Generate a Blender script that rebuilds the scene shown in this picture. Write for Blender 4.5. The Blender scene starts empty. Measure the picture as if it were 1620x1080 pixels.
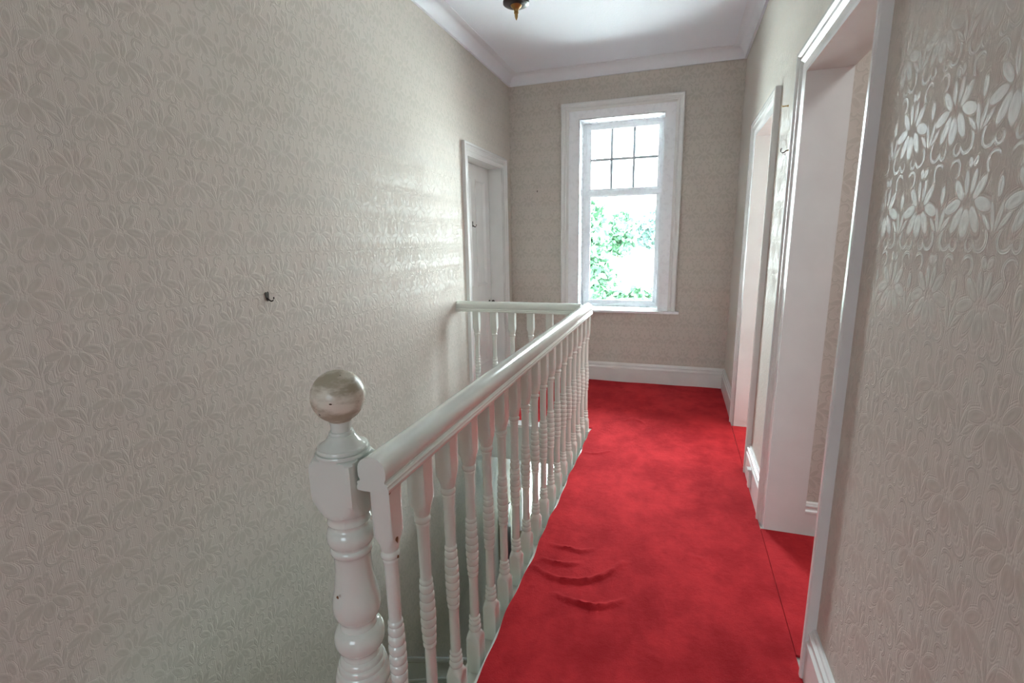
import bpy, bmesh, math, random
from mathutils import Matrix, Vector
import numpy as np

# ------------------------------------------------------------------ scene, camera, world, light
scene = bpy.context.scene
C = scene.collection
PI = math.pi
EYE = 1.40
F_PX, YAW, PITCH, ROLL = 774.665, math.radians(18.6178), math.radians(11.5908), math.radians(-1.0296)
cam_data = bpy.data.cameras.new('camera')
cam_data.sensor_width = 36.0
cam_data.lens = F_PX / 1620 * 36.0
cam_data.clip_start = 0.02
cam_data.clip_end = 500
cam = bpy.data.objects.new('camera', cam_data)
C.objects.link(cam)
fw = Vector((-math.sin(YAW) * math.cos(PITCH), math.cos(YAW) * math.cos(PITCH), -math.sin(PITCH)))
rt = Vector((math.cos(YAW), math.sin(YAW), 0))
up = rt.cross(fw)
r2 = rt * math.cos(ROLL) + up * math.sin(ROLL)
u2 = up * math.cos(ROLL) - rt * math.sin(ROLL)
cam.matrix_world = Matrix(((r2.x, u2.x, -fw.x, 0), (r2.y, u2.y, -fw.y, 0), (r2.z, u2.z, -fw.z, EYE), (0, 0, 0, 1)))
scene.camera = cam

SKY = 108.0                      # zenith luminance of a standard overcast sky: (1 + 2 sin(elevation)) / 3
world = bpy.data.worlds.new('overcast_sky')
scene.world = world
world.use_nodes = True
bg = world.node_tree.nodes['Background']
bg.inputs['Color'].default_value = (0.83, 0.94, 1.0, 1)
_wt = world.node_tree
_tc = _wt.nodes.new('ShaderNodeTexCoord'); _sx = _wt.nodes.new('ShaderNodeSeparateXYZ')
_mx = _wt.nodes.new('ShaderNodeMath'); _mx.operation = 'MAXIMUM'; _mx.inputs[1].default_value = 0.0
_ma = _wt.nodes.new('ShaderNodeMath'); _ma.operation = 'MULTIPLY_ADD'; _ma.inputs[1].default_value = SKY * 2 / 3; _ma.inputs[2].default_value = SKY / 3
_wt.links.new(_tc.outputs['Generated'], _sx.inputs[0]); _wt.links.new(_sx.outputs['Z'], _mx.inputs[0])
_wt.links.new(_mx.outputs[0], _ma.inputs[0]); _wt.links.new(_ma.outputs[0], bg.inputs['Strength'])

scene.view_settings.view_transform = 'Standard'
scene.view_settings.look = 'None'
scene.view_settings.gamma = 1.0
scene.view_settings.exposure = 0.0
scene.view_settings.use_curve_mapping = False
scene.cycles.use_denoising = True
scene.cycles.max_bounces = 8
scene.cycles.use_adaptive_sampling = True
scene.cycles.adaptive_threshold = 0.03
scene.cycles.diffuse_bounces = 5
scene.cycles.glossy_bounces = 3
scene.cycles.transparent_max_bounces = 12
scene.cycles.sample_clamp_indirect = 40.0
scene.cycles.caustics_reflective = False
scene.cycles.caustics_refractive = False

def portal(name, loc, sx, sy, rot):
    """a light portal in a window opening: it emits nothing, it only guides the sampling of the sky"""
    l = bpy.data.lights.new(name, 'AREA'); l.shape = 'RECTANGLE'; l.size = sx; l.size_y = sy
    l.cycles.is_portal = True
    o = bpy.data.objects.new(name, l); C.objects.link(o); o.location = loc; o.rotation_euler = rot
    return o
portal('window_portal', (-0.54, 5.22, 1.61), 0.80, 1.80, (-PI / 2, 0, 0))
portal('lower_window_portal', (-1.335, 5.0, -1.33), 0.50, 1.08, (-PI / 2, 0, 0))
portal('rear_fill_portal', (-0.55, -2.78, 1.55), 1.4, 1.4, (PI / 2, 0, 0))  # portal of the opening added for fill light from behind

def room_fill(name, loc, size, watts, rot=(0, 0, 0)):
    """unseen fill light added in a neighbouring room to brighten its doorway"""
    l = bpy.data.lights.new(name, 'AREA'); l.shape = 'SQUARE'; l.size = size; l.energy = watts; l.color = (0.95, 0.98, 1.0)
    o = bpy.data.objects.new(name, l); C.objects.link(o); o.location = loc; o.rotation_euler = rot
room_fill('far_room_fill', (1.75, 4.30, 2.90), 0.8, 45)  # added fill from above, spilling out through the far doorway
room_fill('far_room_side_fill', (2.97, 3.22, 1.60), 0.65, 30, (0, PI / 2, 0))  # added side fill, aimed through the doorway at the left door
room_fill('near_room_fill', (1.55, 1.15, 2.90), 0.6, 20)  # added fill that lifts the jamb and wall inside the near doorway

# ------------------------------------------------------------------ measurements (metres)
XL, XR, YF, YB = -1.608, 0.465, 4.82, -2.60      # left wall, right wall, far wall, wall behind the camera
CEIL, COVE_Z, COVE = 2.925, 2.8435, 0.08
RAIL_X, RAIL_Z = -0.600, 0.874
RET_Y = 3.46
LOW = -2.85
WELL_X = -0.562                                   # open stairwell: XL..WELL_X, WELL_Y0..WELL_Y1
WELL_Y0, WELL_Y1 = 0.91, 3.43
WT = 0.135

# ------------------------------------------------------------------ material helpers
class NT:
    """tiny expression builder over math nodes"""
    def __init__(self, mat):
        mat.use_nodes = True
        self.t = mat.node_tree
        self.n = self.t.nodes
        self.bsdf = self.n['Principled BSDF']
    def node(self, typ, **kw):
        nd = self.n.new(typ)
        for k, v in kw.items():
            setattr(nd, k, v)
        return nd
    def put(self, sock, v):
        if isinstance(v, (int, float)):
            sock.default_value = v
        elif isinstance(v, tuple):
            sock.default_value = v
        else:
            self.t.links.new(v, sock)
    def m(self, op, a, b=0.0, c=0.0, clamp=False):
        nd = self.node('ShaderNodeMath', operation=op)
        nd.use_clamp = clamp
        self.put(nd.inputs[0], a); self.put(nd.inputs[1], b); self.put(nd.inputs[2], c)
        return nd.outputs[0]
    def mad(self, a, b, c): return self.m('MULTIPLY_ADD', a, b, c)
    def ramp01(self, v, lo, hi):
        nd = self.node('ShaderNodeMapRange'); nd.interpolation_type = 'SMOOTHSTEP'
        self.put(nd.inputs['Value'], v); self.put(nd.inputs['From Min'], lo); self.put(nd.inputs['From Max'], hi)
        return nd.outputs['Result']
    def mix(self, f, a, b):
        nd = self.node('ShaderNodeMix', data_type='RGBA')
        self.put(nd.inputs['Factor'], f); self.put(nd.inputs['A'], a) if False else None
        self.put(nd.inputs[6], a); self.put(nd.inputs[7], b)
        return nd.outputs[2]
    def noise(self, vec, scale, detail=2.0, rough=0.5):
        nd = self.node('ShaderNodeTexNoise')
        nd.inputs['Scale'].default_value = scale; nd.inputs['Detail'].default_value = detail
        nd.inputs['Roughness'].default_value = rough
        if vec is not None: self.t.links.new(vec, nd.inputs['Vector'])
        return nd.outputs['Fac']
    def coords(self):
        return self.node('ShaderNodeTexCoord').outputs['Object']
    def mapping(self, vec, scale=(1, 1, 1), loc=(0, 0, 0)):
        nd = self.node('ShaderNodeMapping'); nd.inputs['Scale'].default_value = scale; nd.inputs['Location'].default_value = loc
        self.t.links.new(vec, nd.inputs['Vector']); return nd.outputs[0]
    def bump(self, h, dist, strength=1.0, normal=None):
        nd = self.node('ShaderNodeBump'); nd.inputs['Distance'].default_value = dist; nd.inputs['Strength'].default_value = strength
        self.put(nd.inputs['Height'], h)
        if normal is not None: self.t.links.new(normal, nd.inputs['Normal'])
        self.t.links.new(nd.outputs[0], self.bsdf.inputs['Normal']); return nd.outputs[0]
    def set(self, **kw):
        for k, v in kw.items():
            self.put(self.bsdf.inputs[k.replace('_', ' ')], v)

MATS = {}
def mat(name):
    m_ = bpy.data.materials.new(name); MATS[name] = m_
    return m_, NT(m_)

def paint(name, col, rough=0.22, wear=0.05, bump=0.0006, spec=0.5):
    """brushed oil gloss: faint colour drift, faint brush marks"""
    m_, n = mat(name)
    co = n.coords()
    f = n.noise(co, 7.0, 3.0)
    dark = tuple(c * (1 - wear * 2) for c in col) + (1,)
    n.set(Base_Color=n.mix(f, dark, tuple(min(1, c * (1 + wear)) for c in col) + (1,)),
          Roughness=n.mad(n.noise(co, 25.0), 0.08, rough - 0.04), Specular_IOR_Level=spec)
    n.bump(n.noise(co, 45.0, 2.0), bump, 0.18)
    return m_

def plain(name, col, rough=0.5, metal=0.0):
    m_, n = mat(name)
    f = n.noise(n.coords(), 30.0, 2.0)
    n.set(Base_Color=n.mix(f, tuple(c * 0.85 for c in col) + (1,), tuple(min(1, c * 1.1) for c in col) + (1,)), Roughness=rough, Metallic=metal)
    return m_

def wallpaper(name, axis):
    """embossed damask vinyl: half-drop flowers, palmettes and scrolls with a satin face on a finely ribbed ground"""
    m_, n = mat(name)
    co = n.coords()
    sep = n.node('ShaderNodeSeparateXYZ'); n.t.links.new(co, sep.inputs[0])
    u = sep.outputs['Y' if axis == 'Y' else 'X']; vz = sep.outputs['Z']
    PU, PV = 0.178, 0.166
    # rows, every other row shifted by half a repeat; work in centimetres
    row = n.m('ROUND', n.mad(vz, 1 / PV, 0.21 / PV))
    par = n.m('PINGPONG', row, 1.0)
    uu = n.mad(par, PU / 2, u)
    a = n.m('ABSOLUTE', n.m('MULTIPLY', n.m('WRAP', uu, PU / 2, -PU / 2), 100.0))
    b = n.m('MULTIPLY', n.m('SUBTRACT', n.m('ADD', vz, 0.21), n.m('MULTIPLY', row, PV)), 100.0)
    def vec(x):
        nd = n.node('ShaderNodeCombineXYZ')
        for i in range(3): n.put(nd.inputs[i], x)
        return nd.outputs[0]
    A, B = vec(a), vec(b)
    def v(op, x, y, z=(0, 0, 0)):
        nd = n.node('ShaderNodeVectorMath', operation=op)
        n.put(nd.inputs[0], x); n.put(nd.inputs[1], y)
        if op == 'MULTIPLY_ADD': n.put(nd.inputs[2], z)
        return nd.outputs[0]
    def lin(ca, cb, cc):                              # ca * a + cb * b + cc for three shapes at once
        return v('MULTIPLY_ADD', A, tuple(ca), v('MULTIPLY_ADD', B, tuple(cb), tuple(cc)))
    def ell3(*E):                                     # three petals (cx, cy, rx, ry, degrees): squared elliptic distances
        T = [(cx, cy, rx, ry, math.cos(math.radians(t)), math.sin(math.radians(t))) for cx, cy, rx, ry, t in E]
        x = lin([c / rx for cx, cy, rx, ry, c, s in T], [s / rx for cx, cy, rx, ry, c, s in T], [-(cx * c + cy * s) / rx for cx, cy, rx, ry, c, s in T])
        y = lin([-s / ry for cx, cy, rx, ry, c, s in T], [c / ry for cx, cy, rx, ry, c, s in T], [(cx * s - cy * c) / ry for cx, cy, rx, ry, c, s in T])
        return v('MULTIPLY_ADD', x, x, v('MULTIPLY', y, y))
    def arc3(*E):                                     # three scrolls (cx, cy, r, w, ux, uy, k): rings with one side cut away
        dx = v('ADD', A, tuple(-e[0] for e in E)); dy = v('ADD', B, tuple(-e[1] for e in E))
        d2 = v('MULTIPLY_ADD', dx, dx, v('MULTIPLY', dy, dy))
        g = v('MULTIPLY_ADD', d2, tuple(1 / (2 * e[2] * e[3]) for e in E), tuple(-e[2] / (2 * e[3]) for e in E))
        cut = v('MAXIMUM', lin([e[4] * e[6] for e in E], [e[5] * e[6] for e in E], [-(e[0] * e[4] + e[1] * e[5]) * e[6] for e in E]), (0, 0, 0))
        return v('MULTIPLY_ADD', g, g, cut)
    qv = ell3((0, -3.5, 1.55, 2.5, 0), (2.75, -2.9, 1.15, 2.7, 34), (4.7, -0.5, 1.15, 2.7, 74))
    for S in (ell3((3.2, 2.3, 1.0, 2.5, -44), (1.1, 3.4, 0.72, 2.2, -10), (0.8, 6.7, 0.75, 1.0, -35)),
              ell3((8.0, -2.6, 0.55, 2.5, 16), (6.5, -3.4, 0.5, 1.9, 48), (8.9, 1.9, 0.8, 1.7, 0)),
              arc3((5.6, -6.2, 1.9, 0.36, -0.6, 0.8, 1.6), (5.9, 6.0, 1.7, 0.34, 0.7, -0.7, 1.6), (2.6, -7.0, 1.1, 0.3, 0.2, 1.0, 1.6))):
        qv = v('MINIMUM', qv, S)
    sp = n.node('ShaderNodeSeparateXYZ'); n.t.links.new(qv, sp.inputs[0])
    q = n.m('MINIMUM', n.m('MINIMUM', sp.outputs[0], sp.outputs[1]), sp.outputs[2])
    motif = n.m('SUBTRACT', 1.0, n.ramp01(q, 0.72, 1.1))
    edge = n.m('MULTIPLY', n.ramp01(q, 0.35, 0.85), n.m('SUBTRACT', 1.0, n.ramp01(q, 0.95, 1.7)))
    uv = n.node('ShaderNodeCombineXYZ'); n.put(uv.inputs[0], n.m('MULTIPLY', u, 420.0)); n.put(uv.inputs[1], n.m('MULTIPLY', vz, 9.0))
    rib = n.noise(uv.outputs[0], 1.0, 0.0); rib.node.noise_dimensions = '2D'
    broad = n.noise(co, 1.3, 1.0)
    ground = n.mix(broad, (0.590, 0.542, 0.484, 1), (0.640, 0.595, 0.538, 1))
    col = n.mix(n.m('MULTIPLY', motif, 0.62), ground, (0.50, 0.465, 0.405, 1))
    col = n.mix(n.m('MULTIPLY', edge, 0.12), col, (0.68, 0.65, 0.60, 1))
    n.set(Base_Color=col, Roughness=n.mad(motif, -0.30, n.mad(rib, 0.10, 0.72)), Specular_IOR_Level=n.mad(motif, 0.17, 0.05))
    h = n.mad(motif, 1.0, n.m('MULTIPLY', edge, 0.55))
    contour = n.m('MULTIPLY', n.m('SINE', n.m('MULTIPLY', q, 5.5)), n.m('SUBTRACT', 1.0, n.ramp01(q, 0.8, 5.0)))
    h = n.mad(contour, 0.32, h)
    h = n.mad(rib, n.mad(motif, -0.55, 0.65), h)
    n.bump(h, 0.0008, 0.8)
    return m_

wallpaper('damask_side', 'Y')
wallpaper('damask_end', 'X')
paint('white_gloss', (0.78, 0.785, 0.765), 0.21)
paint('cream_gloss', (0.745, 0.785, 0.725), 0.10, 0.04, 0.0006, 0.75)
paint('window_white', (0.88, 0.895, 0.92), 0.28, 0.02)
paint('plaster_white', (0.82, 0.84, 0.88), 0.6, 0.02, 0.0008)
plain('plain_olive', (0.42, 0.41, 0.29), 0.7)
plain('stair_drugget', (0.50, 0.47, 0.38), 0.9)
plain('gilt', (0.50, 0.38, 0.10), 0.55)
plain('house_render', (0.6, 0.57, 0.5), 0.9)
plain('pale_ground', (0.72, 0.72, 0.68), 0.95)
plain('dark_iron', (0.035, 0.028, 0.02), 0.45, 0.6)
plain('brass', (0.55, 0.36, 0.13), 0.28, 1.0)
plain('bark', (0.12, 0.09, 0.06), 0.9)
plain('bare_wood', (0.20, 0.09, 0.035), 0.8)
plain('black_enamel', (0.02, 0.018, 0.02), 0.3)
plain('lead_bar', (0.42, 0.46, 0.48), 0.5)

m_, n = mat('ceiling_paper')
co = n.coords()
n.set(Base_Color=n.mix(n.noise(co, 3.0), (0.82, 0.86, 0.92, 1), (0.85, 0.89, 0.95, 1)), Roughness=0.75)
n.bump(n.noise(co, 85.0, 3.0, 0.6), 0.003, 0.5)

m_, n = mat('scuffed_cream')                       # the newel ball: paint rubbed thin and stained by hands
co = n.coords()
f1 = n.ramp01(n.noise(n.mapping(co, (10, 10, 26), (0.3, 0.1, 0)), 1.0, 5.0, 0.65), 0.40, 0.60)
chip = n.ramp01(n.noise(n.mapping(co, (38, 38, 70), (2.6, 1.3, 4)), 1.0, 2.0, 0.5), 0.690, 0.705)
col = n.mix(n.m('MULTIPLY', f1, 0.75), (0.76, 0.73, 0.62, 1), (0.30, 0.25, 0.15, 1))
n.set(Base_Color=n.mix(chip, col, (0.04, 0.025, 0.015, 1)), Roughness=n.mad(f1, 0.25, 0.18))
n.bump(n.m('SUBTRACT', n.m('MULTIPLY', n.noise(co, 60.0), 0.3), chip), 0.0008, 0.5)

m_, n = mat('red_carpet')
co = n.coords()
big = n.noise(n.mapping(co, (2.1, 1.5, 1)), 1.0, 4.0, 0.6)
mid = n.noise(n.mapping(co, (7, 5, 1)), 1.0, 4.0, 0.65)
fine = n.noise(co, 420.0, 2.0, 0.7)
pile = n.m('ADD', n.m('MULTIPLY', big, 0.55), n.m('MULTIPLY', mid, 0.45))
col = n.mix(n.ramp01(pile, 0.35, 0.64), (0.31, 0.010, 0.015, 1), (0.63, 0.036, 0.044, 1))
col = n.mix(n.m('MULTIPLY', fine, 0.45), col, (0.48, 0.018, 0.026, 1))
n.set(Base_Color=col, Roughness=0.95, Specular_IOR_Level=0.12, Sheen_Weight=0.25, Sheen_Roughness=0.4, Sheen_Tint=(0.9, 0.12, 0.12, 1))
n.bump(n.mad(fine, 0.5, n.m('MULTIPLY', n.noise(co, 34.0, 4.0, 0.7), 1.0)), 0.007, 0.7)

m_, n = mat('window_glass')
tr = n.node('ShaderNodeBsdfTransparent'); tr.inputs[0].default_value = (0.96, 0.985, 0.975, 1)
gl = n.node('ShaderNodeBsdfGlossy'); gl.inputs['Roughness'].default_value = 0.02
fr = n.node('ShaderNodeFresnel'); fr.inputs[0].default_value = 1.5
mx = n.node('ShaderNodeMixShader')
n.t.links.new(fr.outputs[0], mx.inputs[0]); n.t.links.new(tr.outputs[0], mx.inputs[1]); n.t.links.new(gl.outputs[0], mx.inputs[2])
n.t.links.new(mx.outputs[0], n.n['Material Output'].inputs[0])

m_, n = mat('dimmed_glass')  # tinted pane, added to cut the daylight from the lower window
tr = n.node('ShaderNodeBsdfTransparent'); tr.inputs[0].default_value = (0.42, 0.44, 0.44, 1)
gl = n.node('ShaderNodeBsdfGlossy'); gl.inputs['Roughness'].default_value = 0.2
mx = n.node('ShaderNodeMixShader'); mx.inputs[0].default_value = 0.05
n.t.links.new(tr.outputs[0], mx.inputs[1]); n.t.links.new(gl.outputs[0], mx.inputs[2])
n.t.links.new(mx.outputs[0], n.n['Material Output'].inputs[0])

m_, n = mat('fill_dimmer')  # see-through sheet added to weaken the fill light from behind the camera
tr = n.node('ShaderNodeBsdfTransparent'); tr.inputs[0].default_value = (0.315, 0.325, 0.33, 1)
n.t.links.new(tr.outputs[0], n.n['Material Output'].inputs[0])

m_, n = mat('amber_glass')
n.set(Base_Color=(0.55, 0.20, 0.05, 1), Roughness=0.15, Transmission_Weight=0.6)

def foliage_mat(name, dark, light):
    m_, n = mat(name)
    f = n.noise(n.coords(), 1.6, 4.0, 0.7)
    n.set(Base_Color=n.mix(n.ramp01(f, 0.3, 0.7), dark + (1,), light + (1,)), Roughness=0.7)
foliage_mat('leaf_green', (0.013, 0.055, 0.024), (0.034, 0.095, 0.042))
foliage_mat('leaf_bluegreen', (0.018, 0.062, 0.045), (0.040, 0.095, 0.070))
foliage_mat('leaf_hedge', (0.010, 0.045, 0.018), (0.028, 0.080, 0.034))
foliage_mat('lawn', (0.30, 0.36, 0.20), (0.42, 0.46, 0.30))

# ------------------------------------------------------------------ object helpers
def link(name, me, m, parent=None):
    o = bpy.data.objects.new(name, me)
    C.objects.link(o)
    if m: me.materials.append(MATS[m])
    if parent is not None: o.parent = parent
    return o

def from_bm(name, bm, m, parent=None, smooth=False, angle=None):
    bmesh.ops.recalc_face_normals(bm, faces=bm.faces)
    me = bpy.data.meshes.new(name)
    bm.to_mesh(me); bm.free()
    if smooth:
        for p in me.polygons: p.use_smooth = True
        if angle is not None:
            me.set_sharp_from_angle(angle=math.radians(angle))
    return link(name, me, m, parent)

def tag(o, label, cat=None, group=None, kind=None):
    if label: o['label'] = label
    if cat: o['category'] = cat
    if group: o['group'] = group
    if kind: o['kind'] = kind
    return o

def empty(name, loc=(0, 0, 0)):
    o = bpy.data.objects.new(name, None); o.empty_display_size = 0.1
    C.objects.link(o); o.location = loc
    return o

def bx(bm, x0, x1, y0, y1, z0, z1):
    vs = [bm.verts.new((x, y, z)) for z in (z0, z1) for y in (y0, y1) for x in (x0, x1)]
    for f in ((0, 2, 3, 1), (4, 5, 7, 6), (0, 1, 5, 4), (2, 6, 7, 3), (0, 4, 6, 2), (1, 3, 7, 5)):
        bm.faces.new([vs[i] for i in f])

def boxes(name, lst, m, parent=None, bevel=0.0):
    bm = bmesh.new()
    for b in lst: bx(bm, *b)
    if bevel:
        bmesh.ops.bevel(bm, geom=bm.edges[:], offset=bevel, segments=2, affect='EDGES', profile=0.6)
    return from_bm(name, bm, m, parent, smooth=bool(bevel), angle=50)

def strips(name, paths, m, parent=None, caps=False, closed_profile=False, smooth_angle=35):
    """skin between successive polylines (each a list of 3-D points)"""
    bm = bmesh.new()
    rows = [[bm.verts.new(p) for p in path] for path in paths]
    cnt = len(rows)
    for i in range(cnt if closed_profile else cnt - 1):
        A, B = rows[i], rows[(i + 1) % cnt]
        for k in range(len(A) - 1):
            bm.faces.new((A[k], A[k + 1], B[k + 1], B[k]))
    if caps:
        bm.faces.new([r[0] for r in rows]); bm.faces.new([r[-1] for r in rows][::-1])
    return from_bm(name, bm, m, parent, smooth=True, angle=smooth_angle)

# moulding profiles: (inset from the outer edge, proud of the wall)
ARCH = [(0, 0), (0, 0.026), (0.004, 0.030), (0.016, 0.030), (0.020, 0.026), (0.024, 0.020), (0.030, 0.019), (0.034, 0.022),
        (0.040, 0.021), (0.048, 0.014), (0.056, 0.010), (0.062, 0.0135), (0.068, 0.012), (0.080, 0.008), (0.086, 0.008), (0.086, 0)]
def frame_arch(name, u0, u1, z0, zt, fn, m, parent, prof=ARCH, scale=1.0):
    """three-sided mitred architrave; fn(u, z, t) -> point"""
    paths = []
    for p, t in prof:
        p *= scale
        paths.append([fn(u0 + p, z0, t), fn(u0 + p, zt - p, t), fn(u1 - p, zt - p, t), fn(u1 - p, z0, t)])
    return strips(name, paths, m, parent, closed_profile=True, smooth_angle=25)

BASE_H = 0.198
BASE = [(0, 0), (0.022, 0), (0.022, 0.135), (0.025, 0.139), (0.025, 0.150), (0.018, 0.157), (0.016, 0.168), (0.021, 0.174),
        (0.021, 0.181), (0.013, 0.187), (0.011, 0.193), (0.006, BASE_H), (0, BASE_H)]
def baseboard(name, a, b, normal, m='white_gloss', parent=None, h=1.0):
    """a, b: (x, y) ends on the wall line, normal: (x, y) into the room"""
    paths = [[(a[0] + normal[0] * t, a[1] + normal[1] * t, z * h), (b[0] + normal[0] * t, b[1] + normal[1] * t, z * h)] for t, z in BASE]
    return strips(name, paths, m, parent, caps=True, closed_profile=True, smooth_angle=25)

def lathe_rings(name, prof, m, parent=None, seg=32, hw=None, angle=40):
    """prof: list of (z, radius); with hw the section is the square of half width hw cut by the turning radius"""
    bm = bmesh.new(); rows = []
    for z, r in prof:
        row = []
        for k in range(seg):
            t = 2 * PI * k / seg
            rr = r
            if hw: rr = min(r, hw / max(abs(math.cos(t)), abs(math.sin(t))))
            row.append(bm.verts.new((rr * math.cos(t), rr * math.sin(t), z)))
        rows.append(row)
    for A, B in zip(rows[:-1], rows[1:]):
        for k in range(seg):
            bm.faces.new((A[k], A[(k + 1) % seg], B[(k + 1) % seg], B[k]))
    bm.faces.new(rows[0][::-1]); bm.faces.new(rows[-1])
    return from_bm(name, bm, m, parent, smooth=True, angle=angle)

def tube(name, pts, r, m, parent=None, seg=8, closed=False):
    bm = bmesh.new(); rows = []
    P = [Vector(p) for p in pts]
    for i, p in enumerate(P):
        d = (P[min(i + 1, len(P) - 1)] - P[max(i - 1, 0)]).normalized()
        ref = Vector((0, 0, 1)) if abs(d.z) < 0.9 else Vector((1, 0, 0))
        s = d.cross(ref).normalized(); t = s.cross(d)
        rad = r[i] if isinstance(r, (list, tuple)) else r
        rows.append([bm.verts.new(p + (s * math.cos(a) + t * math.sin(a)) * rad) for a in [2 * PI * k / seg for k in range(seg)]])
    for A, B in zip(rows[:-1], rows[1:]):
        for k in range(seg):
            bm.faces.new((A[k], A[(k + 1) % seg], B[(k + 1) % seg], B[k]))
    bm.faces.new(rows[0][::-1]); bm.faces.new(rows[-1])
    return from_bm(name, bm, m, parent, smooth=True, angle=50)

# ------------------------------------------------------------------ the shell
D1 = (3.735, 4.545, 2.075)          # left closed door: y0, y1, top
D2 = (3.105, 3.835, 2.070)          # far right door
D3 = (1.625, 2.430, 2.060)          # near right doorway
o = boxes('wall_left', [(XL - .32, XL, YB - .2, D1[0], LOW, CEIL + .1), (XL - .32, XL, D1[1], YF + .4, LOW, CEIL + .1),
                        (XL - .32, XL, D1[0], D1[1], D1[2], CEIL + .1), (XL - .32, XL, D1[0], D1[1], LOW, 0),
                        (XL - .32, XL - .17, D1[0], D1[1], 0, D1[2])], 'damask_side')
tag(o, 'long left wall in embossed beige damask wallpaper running down the stairwell', 'wall', kind='structure')
o = boxes('wall_right', [(XR, XR + WT, YB - .2, D3[0], -.05, CEIL + .1), (XR, XR + WT, D3[0], D3[1], D3[2], CEIL + .1),
                         (XR, XR + WT, D3[1], D2[0], -.05, CEIL + .1), (XR, XR + WT, D2[0], D2[1], D2[2], CEIL + .1),
                         (XR, XR + WT, D2[1], YF + .4, -.05, CEIL + .1)], 'damask_side')
tag(o, 'right wall in embossed beige damask wallpaper pierced by two doorways', 'wall', kind='structure')
WX0, WX1, WZ0, WZ1 = -0.923, -0.160, 0.735, 2.490      # window reveal
LX0, LX1, LZ0, LZ1 = -1.575, -1.10, -1.86, -0.80        # window of the lower hall
o = boxes('wall_far', [(XL, WX0 - .013, YF, YF + .4, -.2, CEIL + .1), (WX1 + .013, XR, YF, YF + .4, -.2, CEIL + .1),
                       (WX0 - .013, WX1 + .013, YF, YF + .4, WZ1 + .013, CEIL + .1), (WX0 - .013, WX1 + .013, YF, YF + .4, -.2, .70)], 'damask_end')
tag(o, 'far wall in beige damask wallpaper around the tall window', 'wall', kind='structure')
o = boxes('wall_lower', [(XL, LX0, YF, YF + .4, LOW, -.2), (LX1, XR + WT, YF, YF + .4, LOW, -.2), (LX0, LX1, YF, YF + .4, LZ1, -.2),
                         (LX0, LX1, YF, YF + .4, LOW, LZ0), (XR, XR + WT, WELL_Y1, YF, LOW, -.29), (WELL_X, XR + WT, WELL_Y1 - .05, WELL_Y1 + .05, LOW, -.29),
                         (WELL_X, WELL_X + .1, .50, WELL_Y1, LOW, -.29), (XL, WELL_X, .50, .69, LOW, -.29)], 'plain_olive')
tag(o, 'dim olive walls of the lower hall seen between the balusters', 'wall', kind='structure')
RX0, RX1, RZ0, RZ1 = -1.25, 0.15, 0.85, 2.25           # added opening behind the camera that lets in fill light
o = boxes('wall_back', [(XL, RX0, YB - .2, YB, -.2, CEIL + .1), (RX1, XR, YB - .2, YB, -.2, CEIL + .1),
                        (RX0, RX1, YB - .2, YB, RZ1, CEIL + .1), (RX0, RX1, YB - .2, YB, -.2, RZ0)], 'damask_end')
tag(o, 'papered wall with an added fill light opening at the near end of the landing', 'wall', kind='structure')
o = boxes('ceiling', [(XL - .32, 3.2, YB - .2, YF + .4, CEIL, CEIL + .25)], 'ceiling_paper')
tag(o, 'white textured paper ceiling above the landing', 'ceiling', kind='structure')
o = boxes('floor', [(WELL_X, XR + WT, YB, YF, -.29, 0), (XL, WELL_X, WELL_Y1, YF, -.29, 0), (XL, WELL_X, YB, 0.70, -.29, 0), (-.765, WELL_X, 0.70, WELL_Y0 + .01, -.29, 0),
                    (XR + WT, 3.2, 0.4, YF, -.29, 0)], 'cream_gloss')
tag(o, 'painted floor edge of the landing around the open stairwell', 'floor', kind='structure')
o = boxes('floor_lower', [(XL - .32, XR + WT, YB, YF + .4, LOW - .2, LOW)], 'bare_wood')
tag(o, 'floor of the lower hall at the foot of the stairs', 'floor', kind='structure')
o = boxes('wall_side', [(XR + WT, 2.7, D3[1] + .022, D3[1] + .10, 0, CEIL), (2.5, 2.7, .4, D3[1] + .022, 0, CEIL), (XR + WT, 2.7, .3, .4, 0, CEIL)], 'damask_end')
tag(o, 'beige papered wall of the side room seen through the near doorway', 'wall', kind='structure')
o = boxes('wall_room', [(XR + WT, 3.2, D3[1] + .12, D3[1] + .20, 0, CEIL), (XR + WT, 3.2, YF, YF + .2, 0, CEIL), (3.0, 3.2, D3[1] + .2, YF, 0, CEIL)], 'house_render')
tag(o, 'pale walls of the lit room behind the far right doorway', 'wall', kind='structure')
# coved cornice on three walls
prof = [(0.018, COVE_Z - 0.004), (0.020, COVE_Z + 0.004)]
for k in range(9):
    t = k / 8 * PI / 2
    prof.append((0.020 + COVE * (1 - math.cos(t)), COVE_Z + 0.006 + (CEIL - COVE_Z - 0.010) * math.sin(t)))
prof += [(0.108, CEIL - 0.004), (0.108, CEIL + 0.01), (0.0, CEIL + 0.01), (0.0, COVE_Z - 0.004)]
paths = [[(XL + d, YB, z), (XL + d, YF - d, z), (XR - d, YF - d, z), (XR - d, YB, z)] for d, z in prof]
o = strips('trim_1', paths, 'plaster_white', closed_profile=True, smooth_angle=30)
tag(o, 'white coved cornice between walls and ceiling', 'cornice', kind='structure')

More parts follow.
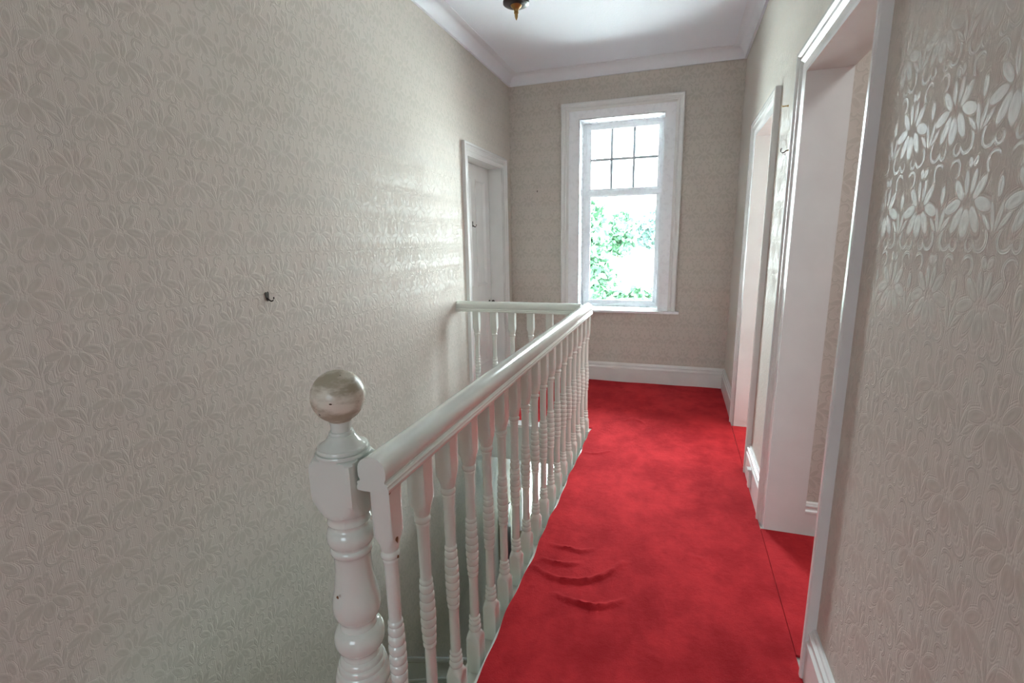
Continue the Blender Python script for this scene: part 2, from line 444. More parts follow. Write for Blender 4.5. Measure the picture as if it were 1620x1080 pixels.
# baseboards
tag(baseboard('baseboard_far', (XL, YF), (XR, YF), (0, -1)), 'white moulded skirting board under the window wall', 'baseboard', kind='structure')
tag(baseboard('baseboard_right', (XR, D2[1] + .086), (XR, YF - .02), (-1, 0)), 'short white skirting board beside the far right door', 'baseboard', kind='structure')
tag(baseboard('baseboard_middle', (XR, D3[1] + .086), (XR, D2[0] - .086), (-1, 0)), 'white skirting board between the two right doorways', 'baseboard', kind='structure')
tag(baseboard('baseboard_near', (XR, YB), (XR, D3[0] - .086), (-1, 0)), 'white skirting board at the bottom right near the camera', 'baseboard', kind='structure')
tag(baseboard('baseboard_left', (XL, WELL_Y1 + .02), (XL, D1[0] - .086), (1, 0)), 'stub of white skirting beside the left door behind the railing', 'baseboard', kind='structure')
tag(baseboard('baseboard_side', (XR + WT + .028, D3[1] + .022), (2.5, D3[1] + .022), (0, -1), h=0.84), 'white skirting board inside the near doorway', 'baseboard', kind='structure')

# ------------------------------------------------------------------ window
w = empty('window_1', (0, 0, 0)); tag(w, 'tall white window with six small top panes over a single pane', 'window', kind='structure')
fnF = lambda u, z, t: (u, YF - t, z)
WARCH = [(0, 0), (0, 0.034), (0.004, 0.038), (0.014, 0.038), (0.018, 0.033), (0.028, 0.030), (0.034, 0.024), (0.040, 0.022), (0.046, 0.026),
         (0.052, 0.025), (0.060, 0.018), (0.070, 0.012), (0.072, 0.0)]
frame_arch('architrave', -1.090, 0.000, 0.727, 2.632, fnF, 'white_gloss', w, WARCH)
bm = bmesh.new()
for b in [(-1.020, WX0, YF - .012, YF + .02, 0.727, 2.562), (WX1, -.070, YF - .012, YF + .02, 0.727, 2.562), (WX0, WX1, YF - .012, YF + .02, WZ1, 2.562)]: bx(bm, *b)
from_bm('flat_lining', bm, 'window_white', w)
FY = 5.05
bm = bmesh.new()
for b in [(WX0 - .012, WX0, YF - .011, FY + .09, WZ0, WZ1), (WX1, WX1 + .012, YF - .011, FY + .09, WZ0, WZ1), (WX0 - .012, WX1 + .012, YF - .011, FY + .09, WZ1, WZ1 + .012)]: bx(bm, *b)
from_bm('reveal', bm, 'window_white', w)
boxes('sill', [(-1.125, 0.034, YF - .055, YF + .01, 0.703, 0.727), (WX0 - .012, WX1 + .012, YF + .012, FY + .09, 0.703, 0.733)], 'window_white', w, bevel=0.004)
# frame
GX0, GX1, GZ0, GZ1 = -0.857, -0.222, 0.785, 2.440
TZ0, TZ1 = 1.812, 1.890
def bead_frame(name, x0, x1, z0, z1, gx0, gx1, gz0, gz1, y, parent):
    paths = []
    for f, dy in [(0, 0.07), (0, 0.0), (0.45, 0.0), (0.5, 0.006), (0.55, 0.006), (1.0, 0.022), (1.0, 0.07)]:
        a0, a1, b0, b1 = x0 + (gx0 - x0) * f, x1 + (gx1 - x1) * f, z0 + (gz0 - z0) * f, z1 + (gz1 - z1) * f
        paths.append([(a0, y + dy, b0), (a1, y + dy, b0), (a1, y + dy, b1), (a0, y + dy, b1), (a0, y + dy, b0)])
    return strips(name, paths, 'window_white', parent, closed_profile=True, smooth_angle=25)
bead_frame('sash_frame', WX0, WX1, (TZ0 + TZ1) / 2 - .01, WZ1, GX0, GX1, TZ1, GZ1, FY, w)
bead_frame('sash_frame', WX0, WX1, WZ0, (TZ0 + TZ1) / 2 - .01, GX0, GX1, GZ0, TZ0, FY, w)
def pane(x0, x1, z0, z1, y, parent, m='window_glass'):
    return boxes('pane', [(x0, x1, y, y + .006, z0, z1)], m, parent)
mxs = [GX0, -0.655, -0.443, GX1]; mzs = [TZ1, 2.164, GZ1]
for i in range(3):
    for j in range(2):
        pane(mxs[i] + .005, mxs[i + 1] - .005, mzs[j] + .005, mzs[j + 1] - .005, FY + .045, w)
pane(GX0, GX1, GZ0, TZ0, FY + .045, w)
for x in mxs[1:3]:
    boxes('glazing_bar', [(x - 0.012, x + 0.012, FY + .036, FY + .058, TZ1, GZ1)], 'lead_bar', w)
boxes('glazing_bar', [(GX0, GX1, FY + .037, FY + .057, mzs[1] - 0.012, mzs[1] + 0.012)], 'lead_bar', w)
for x0, x1, z0, z1 in [(GX0, GX0 + .004, GZ0, TZ0), (GX0, GX1, GZ0, GZ0 + .004), (GX0, GX0 + .004, TZ1, GZ1)]:
    boxes('gasket', [(x0, x1, FY + .034, FY + .046, z0, z1)], 'black_enamel', w)
bm = bmesh.new()
bx(bm, -.912, -.884, FY - .012, FY, .775, .90); bx(bm, -.906, -.890, FY - .034, FY - .012, .862, .882); bx(bm, -.907, -.889, FY - .040, FY - .026, .765, .882)
bmesh.ops.bevel(bm, geom=bm.edges[:], offset=.003, segments=2, affect='EDGES')
from_bm('window_handle', bm, 'window_white', w, True, 50)

# lower hall window
lw = empty('window_2'); tag(lw, 'bright window of the lower hall glimpsed through the balusters', 'window', kind='structure')
bead_frame('sash_frame', LX0, LX1, LZ0, LZ1, LX0 + .03, LX1 - .05, LZ0 + .03, LZ1 - .05, YF + .005, lw)
pane(LX0 + .03, LX1 - .05, LZ0 + .03, LZ1 - .05, YF + .045, lw, 'dimmed_glass')

# unseen opening added behind the camera for fill light, dimmed by a sheet
rw = empty('rear_fill_opening'); tag(rw, 'added fill light opening with a dimming sheet behind the viewer', 'window', kind='structure')
boxes('fill_dimmer', [(RX0, RX1, YB - .10, YB - .095, RZ0, RZ1)], 'fill_dimmer', rw)

# ------------------------------------------------------------------ doors
def panel_leaf(parent, fn, u0, u1, z0, z1, m='white_gloss'):
    """four-panel leaf; fn(u, z, t): t is proud of the stile plane"""
    W = u1 - u0
    s, mid = 0.105, 0.10
    cols = [(u0 + s, u0 + W / 2 - mid / 2), (u0 + W / 2 + mid / 2, u1 - s)]
    rows = [(z0 + 0.22, z0 + 0.80), (z0 + 0.98, z1 - 0.12)]
    def fbox(a0, a1, b0, b1, t0, t1):
        bm = bmesh.new()
        vs = [bm.verts.new(fn(u, z, t)) for t in (t0, t1) for z in (b0, b1) for u in (a0, a1)]
        for f in ((0, 2, 3, 1), (4, 5, 7, 6), (0, 1, 5, 4), (2, 6, 7, 3), (0, 4, 6, 2), (1, 3, 7, 5)): bm.faces.new([vs[i] for i in f])
        return bm
    leaf = from_bm('door_leaf', fbox(u0, u1, z0, z1, -.04, -.012), m, parent)
    for a0, a1 in ((u0, u0 + s), (u1 - s, u1), (u0 + W / 2 - mid / 2, u0 + W / 2 + mid / 2)):
        from_bm('stile', fbox(a0, a1, z0, z1, -.012, 0), m, leaf)
    for b0, b1 in ((z0, z0 + .22), (z0 + .80, z0 + .98), (z1 - .12, z1)):
        for a0, a1 in cols:
            from_bm('rail', fbox(a0, a1, b0, b1, -.012, 0), m, leaf)
    for a0, a1 in cols:
        for b0, b1 in rows:
            prof = [(0, 0.0), (0.0, .006), (0.010, .007), (.018, .002), (.024, -.006), (.034, -.010), (.034, -.014), (0, -.014)]
            paths = [[fn(a0 + p, b0 + p, t), fn(a1 - p, b0 + p, t), fn(a1 - p, b1 - p, t), fn(a0 + p, b1 - p, t), fn(a0 + p, b0 + p, t)] for p, t in prof]
            strips('panel_moulding', paths, m, leaf, closed_profile=True, smooth_angle=25)
    return leaf

fnL = lambda u, z, t: (XL + t, u, z)
d = empty('door_1'); tag(d, 'closed white panelled door in the left wall beyond the railing', 'door', kind='structure')
frame_arch('architrave', D1[0] - .09, D1[1] + .1, 0.0, D1[2] + .085, fnL, 'white_gloss', d)
boxes('lining', [(XL - .17, XL + .006, D1[0], D1[0] + .012, 0, D1[2]), (XL - .17, XL + .006, D1[1] - .012, D1[1], 0, D1[2]),
                 (XL - .17, XL + .006, D1[0] + .012, D1[1] - .012, D1[2] - .012, D1[2])], 'white_gloss', d)
panel_leaf(d, lambda u, z, t: (XL - .125 + t, u, z), D1[0] + .014, D1[1] - .014, .016, D1[2] - .014)
kn = lathe_rings('door_knob', [(0, .024), (.004, .024), (.006, .010), (.022, .009), (.028, .018), (.036, .024), (.046, .024), (.053, .016), (.055, .004)], 'dark_iron', d, 20)
kn.location = (XL - .125, D1[1] - .075, .815); kn.rotation_euler = (0, PI / 2, 0)

fnR = lambda u, z, t: (XR - t, u, z)
d = empty('door_2'); tag(d, 'white doorway at the far end of the right wall', 'door', kind='structure')
frame_arch('architrave', D2[0] - .086, D2[1] + .086, 0.0, D2[2] + .086, fnR, 'white_gloss', d)
boxes('lining', [(XR - .008, XR + WT + .002, D2[0], D2[0] + .012, 0, D2[2]), (XR - .008, XR + WT + .002, D2[1] - .012, D2[1], 0, D2[2]),
                 (XR - .008, XR + WT + .002, D2[0] + .012, D2[1] - .012, D2[2] - .012, D2[2])], 'white_gloss', d)
leaf = panel_leaf(d, lambda u, z, t: (XR + WT + .03 + (u - D2[0]), D2[0] - .045 - t, z), D2[0] + .014, D2[1] - .014, .016, D2[2] - .014)   # swung open into the room

d = empty('door_3'); tag(d, 'open doorway with white moulded architrave at the near right', 'doorway', kind='structure')
frame_arch('architrave', D3[0] - .086, D3[1] + .086, 0.0, D3[2] + .086, fnR, 'white_gloss', d)
boxes('lining', [(XR - .008, XR + WT, D3[0], D3[0] + .012, 0, D3[2]), (XR - .008, XR + WT, D3[1] - .012, D3[1], 0, D3[2]),
                 (XR - .008, XR + WT, D3[0] + .012, D3[1] - .012, D3[2] - .012, D3[2])], 'white_gloss', d)
boxes('door_stop', [(XR + WT - .012, XR + WT + .028, D3[0] - .004, D3[0] + .006, 0, D3[2]), (XR + WT - .012, XR + WT + .028, D3[1] - .004, D3[1] + .020, 0, D3[2]),
                    (XR + WT - .012, XR + WT + .028, D3[0] - .004, D3[1] + .02, D3[2] - .006, D3[2] + .012)], 'white_gloss', d)

# ------------------------------------------------------------------ carpet
def carpet(name, x0, x1, y0, y1, keep, height, step=0.015, z0=0.010):
    nx, ny = int(round((x1 - x0) / step)), int(round((y1 - y0) / step))
    xs = np.linspace(x0, x1, nx + 1); ys = np.linspace(y0, y1, ny + 1)
    X, Y = np.meshgrid(xs, ys, indexing='ij')
    Xw = X + 0.004 * np.sin(Y * 11.0) * (np.abs(X - EDGE_X) < 0.02) + 0.003 * np.sin(Y * 27 + 1) * (np.abs(X - EDGE_X) < 0.02)
    Z = z0 + height(X, Y)
    cx = (X[:-1, :-1] + X[1:, 1:]) / 2; cy = (Y[:-1, :-1] + Y[1:, 1:]) / 2
    K = keep(cx, cy)
    bm = bmesh.new(); V = {}
    def vert(i, j):
        if (i, j) not in V: V[(i, j)] = bm.verts.new((Xw[i, j], Y[i, j], Z[i, j]))
        return V[(i, j)]
    for i in range(nx):
        for j in range(ny):
            if K[i, j]: bm.faces.new((vert(i, j), vert(i + 1, j), vert(i + 1, j + 1), vert(i, j + 1)))
    be = [e for e in bm.edges if len(e.link_faces) == 1]
    r = bmesh.ops.extrude_edge_only(bm, edges=be)
    for g in r['geom']:
        if isinstance(g, bmesh.types.BMVert): g.co.z = 0.0005
    return from_bm(name, bm, 'red_carpet', None, True, 60)

EDGE_X = -0.5530
RIP = [[(-.505, 1.995), (-.46, 1.985), (-.413, 1.988), (-.36, 1.980), (-.306, 2.012)], [(-.502, 1.880), (-.455, 1.866), (-.40, 1.872), (-.349, 1.893)],
       [(-.528, 1.822), (-.49, 1.793), (-.448, 1.774), (-.39, 1.768), (-.327, 1.779), (-.285, 1.803), (-.245, 1.837), (-.20, 1.895), (-.166, 1.956)],
       [(-.40, 1.676), (-.35, 1.664), (-.294, 1.660), (-.25, 1.658), (-.20, 1.676), (-.142, 1.725)],
       [(-.344, 3.68), (-.30, 3.75), (-.283, 3.80)], [(-.26, 3.78), (-.21, 3.72), (-.179, 3.68)], [(-.545, 3.04), (-.49, 3.03), (-.443, 3.04), (-.371, 3.11)],
       [(-.05, 1.50), (.02, 1.47)], [(-.30, 1.30), (-.26, 1.27)], [(.12, 2.10), (.17, 2.08)]]
RIPH = [.013, .014, .018, .017, .008, .008, .009, .005, .006, .006]
def wrinkle(X, Y):
    Z = 0.0025 * np.sin(X * 9 + 1.3 * np.sin(Y * 2.1)) * np.sin(Y * 5.3 + X * 3)
    for line, h in zip(RIP, RIPH):
        best = np.full(X.shape, 9.0); tt = np.zeros(X.shape)
        cum = 0; L = sum(math.dist(p, q) for p, q in zip(line[:-1], line[1:]))
        for p, q in zip(line[:-1], line[1:]):
            dx, dy = q[0] - p[0], q[1] - p[1]; l2 = dx * dx + dy * dy
            t = np.clip(((X - p[0]) * dx + (Y - p[1]) * dy) / l2, 0, 1)
            dd = np.hypot(X - p[0] - t * dx, Y - p[1] - t * dy)
            better = dd < best
            best = np.where(better, dd, best); tt = np.where(better, (cum + t * math.sqrt(l2)) / L, tt)
            cum += math.sqrt(l2)
        Z = Z + h * np.exp(-(best / 0.0105) ** 2) * (0.35 + 0.65 * np.sin(PI * np.clip(tt, 0.02, 0.98))) * (0.85 + 0.15 * np.sin(tt * 40))
    return Z
def keep_main(x, y):
    well = (x < EDGE_X) & (y > 0.69) & (y < RET_Y + .033)
    return ~well
o = carpet('landing_carpet', EDGE_X - 104 * .010, .4425, YB + .02, YF - .025, keep_main, wrinkle, 0.010)
tag(o, 'worn red carpet with ripples covering the landing', 'carpet')
o = carpet('room_carpet', .4455, 2.475, .42, D3[1] - .014, lambda x, y: (x > XR + WT + .03) | (y > D3[0] + .02), lambda X, Y: 0 * X, 0.02, 0.009)
tag(o, 'dark red carpet inside the near right doorway', 'carpet')

o = carpet('bedroom_carpet', .4455, 2.98, D3[1] + .22, YF - .02, lambda x, y: (x > XR + WT + .01) | ((y > D2[0] + .02) & (y < D2[1] - .02)), lambda X, Y: 0 * X, 0.02, 0.009)
tag(o, 'red carpet in the far right doorway', 'carpet')

# ------------------------------------------------------------------ stairs going down
st = empty('staircase', (0, 0, 0)); tag(st, 'staircase descending in the well behind the white balusters', 'stairs')
HALF_Z, HALF_Y = -1.20, 2.05                      # half landing, then the lower flight towards the lower window
RISE, GO, N = (HALF_Z - LOW) / 8, 0.2155, 7
bm = bmesh.new()
bx(bm, XL + .025, -.645, WELL_Y0, HALF_Y, HALF_Z - .25, HALF_Z)
for k in range(1, N + 1):
    y = HALF_Y + (k - 1) * GO
    bx(bm, XL + .025, -.645, y, y + GO + .02, -k * RISE + HALF_Z - .25, -k * RISE + HALF_Z)
from_bm('steps', bm, 'stair_drugget', st)
sl = (-1.998 + 1.415) / (3.134 - 2.516)
def stz(y): return min(-1.0, -1.415 + sl * (y - 2.516))
ybend = 2.516 + (-1.0 + 1.415) / sl
prof = [(0, -.34), (.022, -.34), (.022, -.205), (.030, -.198), (.030, -.184), (.022, -.178), (.020, -.045), (.030, -.038), (.034, -.022), (.030, -.004), (.018, 0), (0, 0)]
paths = [[(XL + .002 + t, y, stz(y) + dz) for y in (0.95, ybend, 3.9)] for t, dz in prof]
strips('wall_string', paths, 'white_gloss', st, caps=True, closed_profile=True, smooth_angle=30)
# cased edge of the opening: nosing and fascia under the two railings
boxes('edge_board', [(-.640, WELL_X - .0005, WELL_Y0 + .012, WELL_Y1 + .06, -.30, -.056)], 'cream_gloss', st, bevel=.004)
boxes('edge_board', [(XL + .001, -.641, WELL_Y1 - .020, WELL_Y1, -.29, -.012)], 'cream_gloss', st)
boxes('nosing', [(XL + .001, -.641, WELL_Y1 - .045, WELL_Y1 + .058, .0005, .016), (XL + .001, -.641, WELL_Y1 - .045, WELL_Y1 - .0005, -.012, .0005)], 'white_gloss', st, bevel=.006)

# ------------------------------------------------------------------ balusters, rails, newel
def R4(z0, z1, seq):      # spread radii evenly between two heights (top to bottom)
    return [(z0 + (z1 - z0) * k / (len(seq) - 1), r) for k, r in enumerate(seq)]
SQ = 0.0240
bp = [(RAIL_Z + .004, .035), (.752, .035), (.744, .0300), (.732, .0245), (.720, .0218), (.712, .0203)]
bp += [(.7115, .0185), (.7108, .0175), (.709, .0172), (.7075, .0182), (.7055, .0208), (.7015, .0222), (.697, .0222), (.6935, .0208), (.6915, .0182), (.690, .0172), (.688, .0172),
       (.6865, .0182), (.684, .0184), (.680, .0176), (.672, .0165), (.65, .0160), (.58, .0158), (.535, .0152), (.525, .0150), (.523, .0155), (.5215, .0172), (.518, .0184), (.514, .0184), (.5105, .0172), (.509, .0158)]
zz = .508
for rmax in (.0196, .0206, .0214, .0218, .0216, .0208, .0198):          # ribbed barrel: half-round rings with deep quirks
    for f, dr in ((0, .0036), (.0012, .0026), (.0034, .0012), (.0070, .0003), (.0120, 0), (.0170, .0003), (.0206, .0012), (.0230, .0026), (.0242, .0036)):
        bp.append((zz - f, rmax - dr))
    zz -= .0258
bp += [(.3265, .0158), (.325, .0172), (.3215, .0184), (.3175, .0184), (.314, .0172), (.3125, .0155), (.3105, .0150), (.30, .0150), (.22, .0154), (.165, .0160)]
for z0, r, h in ((.160, .0190, .014), (.1445, .0202, .018), (.125, .0218, .022)):
    bp += [(z0, r - .005), (z0 - .05 * h, r - .0036), (z0 - .18 * h, r - .0014), (z0 - .38 * h, r), (z0 - .62 * h, r), (z0 - .82 * h, r - .0014), (z0 - .95 * h, r - .0036), (z0 - h, r - .005)]
bp += [(.1022, .0178), (.1005, .0185), (.098, .0205), (.094, .0228), (.088, .0265), (.082, .0300), (.076, .035), (-.0555, .035)]
bal_src = {}
def baluster(parent, x, y, foot):
    if foot not in bal_src:
        bal_src[foot] = o = lathe_rings('baluster', bp[:-1] + [(foot, .035)], 'cream_gloss', parent, 40, SQ, 62)
    else:
        o = bal_src[foot].copy(); C.objects.link(o); o.parent = parent
    o.location = (x, y, 0)
    return o

RAIL = [(0.028, 0), (0.0385, 0.001), (0.0400, 0.004), (0.0400, 0.010), (0.0380, 0.0120), (0.0375, 0.0165), (0.0388, 0.0185), (0.0370, 0.0215), (0.0315, 0.0232), (0.0305, 0.0265),
        (0.0340, 0.034), (0.0348, 0.044), (0.0340, 0.055), (0.0310, 0.064), (0.0250, 0.0715), (0.0165, 0.0765), (0.0080, 0.0790), (0, 0.0797)]
RAILP = RAIL + [(-a, b) for a, b in RAIL[-2::-1]]
bal = empty('stair_railing', (RAIL_X, RET_Y, 0))
bal.location = (0, 0, 0)
tag(bal, 'long white railing with turned balusters running along the red carpet', 'railing')
END_Y = 3.497
strips('handrail', [[(RAIL_X + a, y, RAIL_Z + b) for y in (0.822, END_Y)] for a, b in RAILP], 'cream_gloss', bal, caps=True, closed_profile=True, smooth_angle=40)
first = None
for i in range(18):
    b = baluster(bal, -.5975, 0.866 + 0.1524 * i, -.0555)
    first = first or b
def chip(parent, x, yc, zc, s, seed, axis='X', dirn=1):
    """a small patch of bare wood where the paint has flaked off"""
    rnd = random.Random(seed); bm = bmesh.new(); ring0, ring1 = [], []
    for k in range(9):
        a = 2 * PI * k / 9; r = s * (0.55 + 0.6 * rnd.random())
        if axis == 'X': p0, p1 = (x, yc + r * math.cos(a) * .8, zc + r * math.sin(a)), (x + dirn * .0008, yc + r * math.cos(a) * .8, zc + r * math.sin(a))
        else: p0, p1 = (yc + r * math.cos(a) * .8, x, zc + r * math.sin(a)), (yc + r * math.cos(a) * .8, x - .0008, zc + r * math.sin(a))
        ring0.append(bm.verts.new(p0)); ring1.append(bm.verts.new(p1))
    bm.faces.new(ring1); bm.faces.new(ring0[::-1])
    for k in range(9): bm.faces.new((ring0[k], ring0[(k + 1) % 9], ring1[(k + 1) % 9], ring1[k]))
    return from_bm('paint_chip', bm, 'bare_wood', parent)
c1 = chip(first, SQ, -.006, .742, .009, 3)
c2 = chip(first, SQ + .001, -.008, .700, .0045, 5)
c3 = chip(bal, RAIL_X + .0383, .828, RAIL_Z + .004, .006, 8)

ret = empty('landing_railing', (0, 0, 0))
tag(ret, 'short white return railing from the corner to the left wall', 'railing')
strips('handrail', [[(x, RET_Y + a, RAIL_Z + b) for x in (XL + .001, RAIL_X - .0405)] for a, b in RAILP], 'cream_gloss', ret, caps=True, closed_profile=True, smooth_angle=40)
for i in range(6):
    baluster(ret, -1.452 + 0.1455 * i, RET_Y, .0165)

NX, NY = -0.6945, 0.856
nw = empty('newel_post', (NX, NY, 0))
tag(nw, 'thick white turned newel post with a stained ball on top', 'newel post')
HW = 0.0535
ball = []
for k in range(25):
    t = PI * k / 24
    ball.append((1.073 + .0585 * math.cos(t), max(.0585 * math.sin(t), .001)))
ball = [q for q in ball if not (q[0] < 1.03 and q[1] < .024)] + [(1.017, .0235)]
lathe_rings('ball_finial', ball, 'scuffed_cream', nw, 40)
cap = [(1.018, .0235), (1.012, .0226), (1.000, .0218), (.994, .0218), (.9935, .0250), (.990, .0268), (.986, .0262), (.9855, .0285), (.980, .0310), (.973, .0360),
       (.967, .0430), (.963, .0490), (.9605, .0515), (.9600, .0545), (.957, .0565), (.953, .0565), (.9525, .0535), (.9505, .0535), (.950, .0585), (.946, .0600), (.942, .0595), (.9415, .0545)]
lathe_rings('cap', cap, 'cream_gloss', nw, 40)
blk = [(.9420, .0535), (.9410, .0560), (.9375, .0640), (.932, .0700), (.925, .0745), (.917, .0770), (.855, .0770), (.842, .0740), (.828, .0690), (.815, .0630), (.806, .0575), (.802, .0535)]
lathe_rings('block', blk, 'cream_gloss', nw, 48, HW, 30)
shaft = [(.803, .0525), (.800, .0500), (.796, .0480), (.790, .0470), (.785, .0475), (.778, .0490), (.775, .0455), (.770, .0440), (.765, .0440)]
shaft += [(.762, .0465), (.756, .0505), (.748, .0530), (.738, .0538), (.729, .0525), (.722, .0490), (.718, .0455), (.714, .0450), (.711, .0475), (.705, .0490), (.699, .0480),
          (.696, .0450), (.690, .0425), (.680, .0415), (.66, .0420), (.64, .0435), (.62, .0458), (.60, .0490), (.585, .0520), (.570, .0548), (.558, .0562), (.548, .0562), (.538, .0545),
          (.529, .0510), (.522, .0465), (.517, .0430), (.514, .0415), (.508, .0410), (.505, .0430), (.502, .0435), (.499, .0435), (.496, .0480), (.490, .0535), (.480, .0580), (.468, .0600),
          (.456, .0590), (.446, .0555), (.439, .0500), (.434, .0450), (.430, .0432), (.424, .0430), (.421, .0450), (.418, .0450), (.414, .0490), (.408, .0520), (.402, .0520),
          (.400, .0545), (.393, .0570), (.386, .0570), (.384, .0590), (.376, .0615), (.368, .0620), (.365, .0640), (.355, .0660), (.345, .0650), (.335, .060), (.325, .0535)]
lathe_rings('shaft', shaft, 'cream_gloss', nw, 40)
lathe_rings('base_block', [(.326, .0535), (.320, .060), (.305, .072), (.295, .08), (.02, .08), (-.285, .08)], 'cream_gloss', nw, 48, HW, 30)
chip(nw, -.0552, -.008, .607, .0045, 11, 'Y')

# ------------------------------------------------------------------ small things
# pendant lantern
lamp = empty('pendant_lantern', (-0.600, 1.897, 0)); tag(lamp, 'brass and amber pendant lantern hanging from the ceiling at the top', 'lamp')
lathe_rings('finial', [(2.240, .018), (2.238, .021), (2.234, .019), (2.229, .013), (2.224, .009), (2.218, .0075), (2.213, .0085), (2.210, .006), (2.203, .0058), (2.197, .0045), (2.191, .0018), (2.189, .0006)], 'brass', lamp, 16)
lathe_rings('base_dish', [(2.256, .044), (2.250, .0480), (2.243, .0475), (2.239, .041), (2.2375, .022), (2.2375, .004)], 'black_enamel', lamp, 28)
lathe_rings('amber_shade', [(2.50, .060), (2.48, .078), (2.44, .088), (2.39, .086), (2.34, .074), (2.30, .056), (2.270, .049), (2.254, .045)], 'amber_glass', lamp, 28)
lathe_rings('top_cap', [(2.56, .006), (2.555, .016), (2.54, .020), (2.525, .045), (2.505, .068), (2.498, .068)], 'brass', lamp, 28)
tube('chain_rod', [(0, 0, 2.55), (0, 0, CEIL - .02)], .005, 'brass', lamp)
lathe_rings('ceiling_rose', [(CEIL + .001, .055), (CEIL - .006, .055), (CEIL - .012, .045), (CEIL - .022, .018), (CEIL - .024, .006)], 'brass', lamp, 28)

def wall_hook(name, loc, rotz, label, s=1.0, m='dark_iron', flip=1):
    """bent iron hook on a small two-lobed plate; local +X points out of the wall"""
    h = empty(name, loc); h.rotation_euler = (0, 0, rotz); h.scale = (s, s, s)
    bm = bmesh.new()
    P = [(-.011, .016), (-.006, .021), (0, .018), (.006, .023), (.011, .017), (.009, .004), (.006, -.012), (.002, -.018), (-.003, -.014), (-.008, .003)]
    a = [bm.verts.new((0.0003, y, z)) for y, z in P]; b = [bm.verts.new((.003, y, z)) for y, z in P]
    bm.faces.new(a[::-1]); bm.faces.new(b)
    for k in range(len(P)): bm.faces.new((a[k], a[(k + 1) % len(P)], b[(k + 1) % len(P)], b[k]))
    from_bm('plate', bm, m, h)
    tube('prong', [(.002, 0, -.004), (.010, .001, -.012), (.018, .003, -.017), (.025, .006 * flip, -.014), (.028, .008 * flip, -.006), (.027, .009 * flip, 0)], [.0035, .0035, .0032, .003, .003, .0026], m, h)
    tag(h, label, 'hook')
    return h
wall_hook('wall_hook', (XL, 1.600, 1.190), 0, 'dark iron picture hook alone on the big left wall', 1.0)
wall_hook('wall_hook', (XL - .125, 4.105, 1.548), 0, 'dark iron hook screwed to the left white door', 1.25)
h = wall_hook('wall_hook', (-1.335, YF, 1.869), -PI / 2, 'tiny picture hook on the far wall left of the window', .5)
def screw_hook(loc, label, straight):
    h = empty('screw_hook', loc); tag(h, label, 'hook'); h.rotation_euler = (0, 0, PI)
    lathe = lathe_rings('collar', [(0, .005), (.002, .005), (.004, .003)], 'brass', h, 12); lathe.rotation_euler = (0, PI / 2, 0)
    if straight: pts = [(0, 0, 0), (.012, 0, .0), (.024, 0, -.001), (.027, 0, .003)]
    else: pts = [(0, 0, 0), (.010, 0, -.001), (.018, .0, -.009), (.026, .0, -.010), (.032, 0, -.004), (.032, 0, .006), (.028, 0, .010)]
    tube('prong', pts, .0022, 'brass' if straight else 'dark_iron', h)
screw_hook((XR, 2.79, 2.005), 'small brass peg high on the wall between the right doorways', True)
screw_hook((XR, 2.69, 1.790), 'small dark cup hook below the brass peg between the right doorways', False)

# brass-edged thing on the lower wall glimpsed between balusters
ms = empty('wall_strip', (XL, 4.28, -1.72)); tag(ms, 'thin upright brass edge glimpsed low between the balusters', 'frame')
boxes('brass_edge', [(.002, .022, -.012, .008, -.38, .36)], 'gilt', ms)
boxes('backing', [(.0005, .012, .008, .30, -.37, .35)], 'black_enamel', ms)
# loose bracket on the middle skirting
bk = empty('skirting_bracket', (XR - .022, 2.80, .085)); tag(bk, 'painted door stop block fixed on the skirting between the right doorways', 'door stop')
lathe = boxes('stop_block', [(-.014, 0, -.018, .018, -.05, .045), (-.022, 0, -.022, .022, .045, .058)], 'white_gloss', bk, bevel=.002)

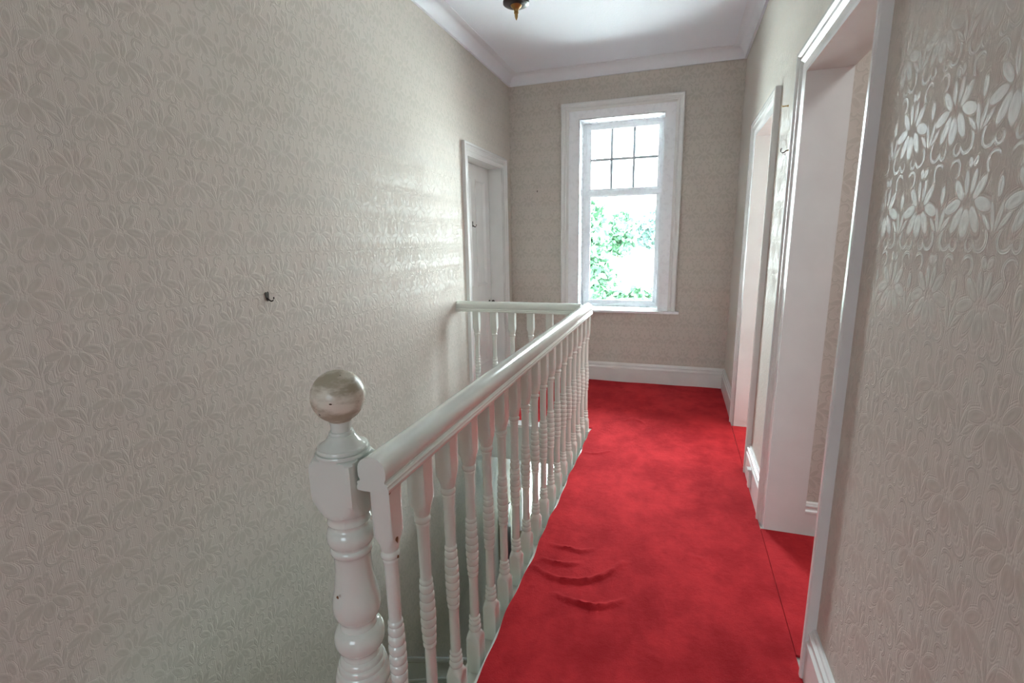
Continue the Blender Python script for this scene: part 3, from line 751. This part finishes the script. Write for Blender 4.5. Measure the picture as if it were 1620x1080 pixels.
# ------------------------------------------------------------------ outside
o = boxes('ground', [(-120, 120, YF + .45, 200, -3.6, -3.4)], 'pale_ground')
tag(o, 'pale bright ground outside beyond the window', 'ground', kind='structure')
rng = np.random.default_rng(5)
def leaves(name, m, centers, radii, count, size, parent):
    """leaf quads scattered through a few overlapping lobes"""
    verts, faces = [], []
    tot = sum(r[0] * r[1] for r in radii)
    for (c, r) in zip(centers, radii):
        k = int(count * r[0] * r[1] / tot)
        d = rng.normal(size=(k, 3)); d /= np.linalg.norm(d, axis=1)[:, None]
        p = np.array(c) + d * np.array([r[0], r[0], r[1]]) * (0.55 + 0.45 * rng.random((k, 1)) ** .5)
        a = rng.normal(size=(k, 3)); a /= np.linalg.norm(a, axis=1)[:, None]
        b = np.cross(a, rng.normal(size=(k, 3))); b /= np.linalg.norm(b, axis=1)[:, None]
        s = size * (0.6 + 0.8 * rng.random((k, 1)))
        for q0, q1, q2, q3 in zip(p - a * s, p + b * s * .5, p + a * s, p - b * s * .5):
            i = len(verts); verts += [q0, q1, q2, q3]; faces.append((i, i + 1, i + 2, i + 3))
    me = bpy.data.meshes.new(name); me.from_pydata([tuple(v) for v in verts], [], faces)
    o = link(name, me, m, parent); o['kind'] = 'stuff'
    return o
def tree(loc, h, spread, m, label, count=2600, lobes=9, size=.35):
    t = empty('tree', loc); tag(t, label, 'tree', 'trees outside the window')
    tube('trunk', [(0, 0, 0), (.1, 0, h * .25), (0, .1, h * .5), (.1, 0, h * .75)], [.28, .22, .16, .08], 'bark', t, 8)
    cs, rs = [], []
    for k in range(lobes):
        a = 2 * PI * k / lobes + rng.random(); rr = spread * .5 * rng.random()
        z = h * (.30 + .62 * k / (lobes - 1)); f = 1 - .55 * abs(k / (lobes - 1) - .4)
        cs.append((rr * math.cos(a), rr * math.sin(a), z)); rs.append((spread * .52 * f, h * .17))
    leaves('foliage', m, cs, rs, count, size, t)
    return t
G = -3.4
tree((-5.7, 29, G), 6.6, 4.0, 'leaf_green', 'tall leafy tree at the left edge of the window view', 3600, 11, .26)
tree((-19.5, 90, G), 8.0, 8.0, 'leaf_green', 'distant green tree half hidden by the tall leafy tree', 2600, 9, .65)
tree((-12.0, 106, G), 9.4, 9.0, 'leaf_green', 'broad green tree in the middle of the horizon', 2600, 9, .75)
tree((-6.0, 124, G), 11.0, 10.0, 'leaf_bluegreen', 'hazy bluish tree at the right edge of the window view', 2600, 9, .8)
hg = empty('hedge', (-2.2, 23.5, G)); tag(hg, 'clipped green hedge along the bottom of the window view', 'hedge')
leaves('hedge_foliage', 'leaf_hedge', [(x, 0, 1.30 + .08 * math.sin(x * 3)) for x in np.arange(-6, 6.1, .8)], [(.9, 1.30)] * 16, 7000, .20, hg)
boxes('hedge_core', [(-6.4, 6.4, -.35, .35, .01, 2.1)], 'leaf_hedge', hg)
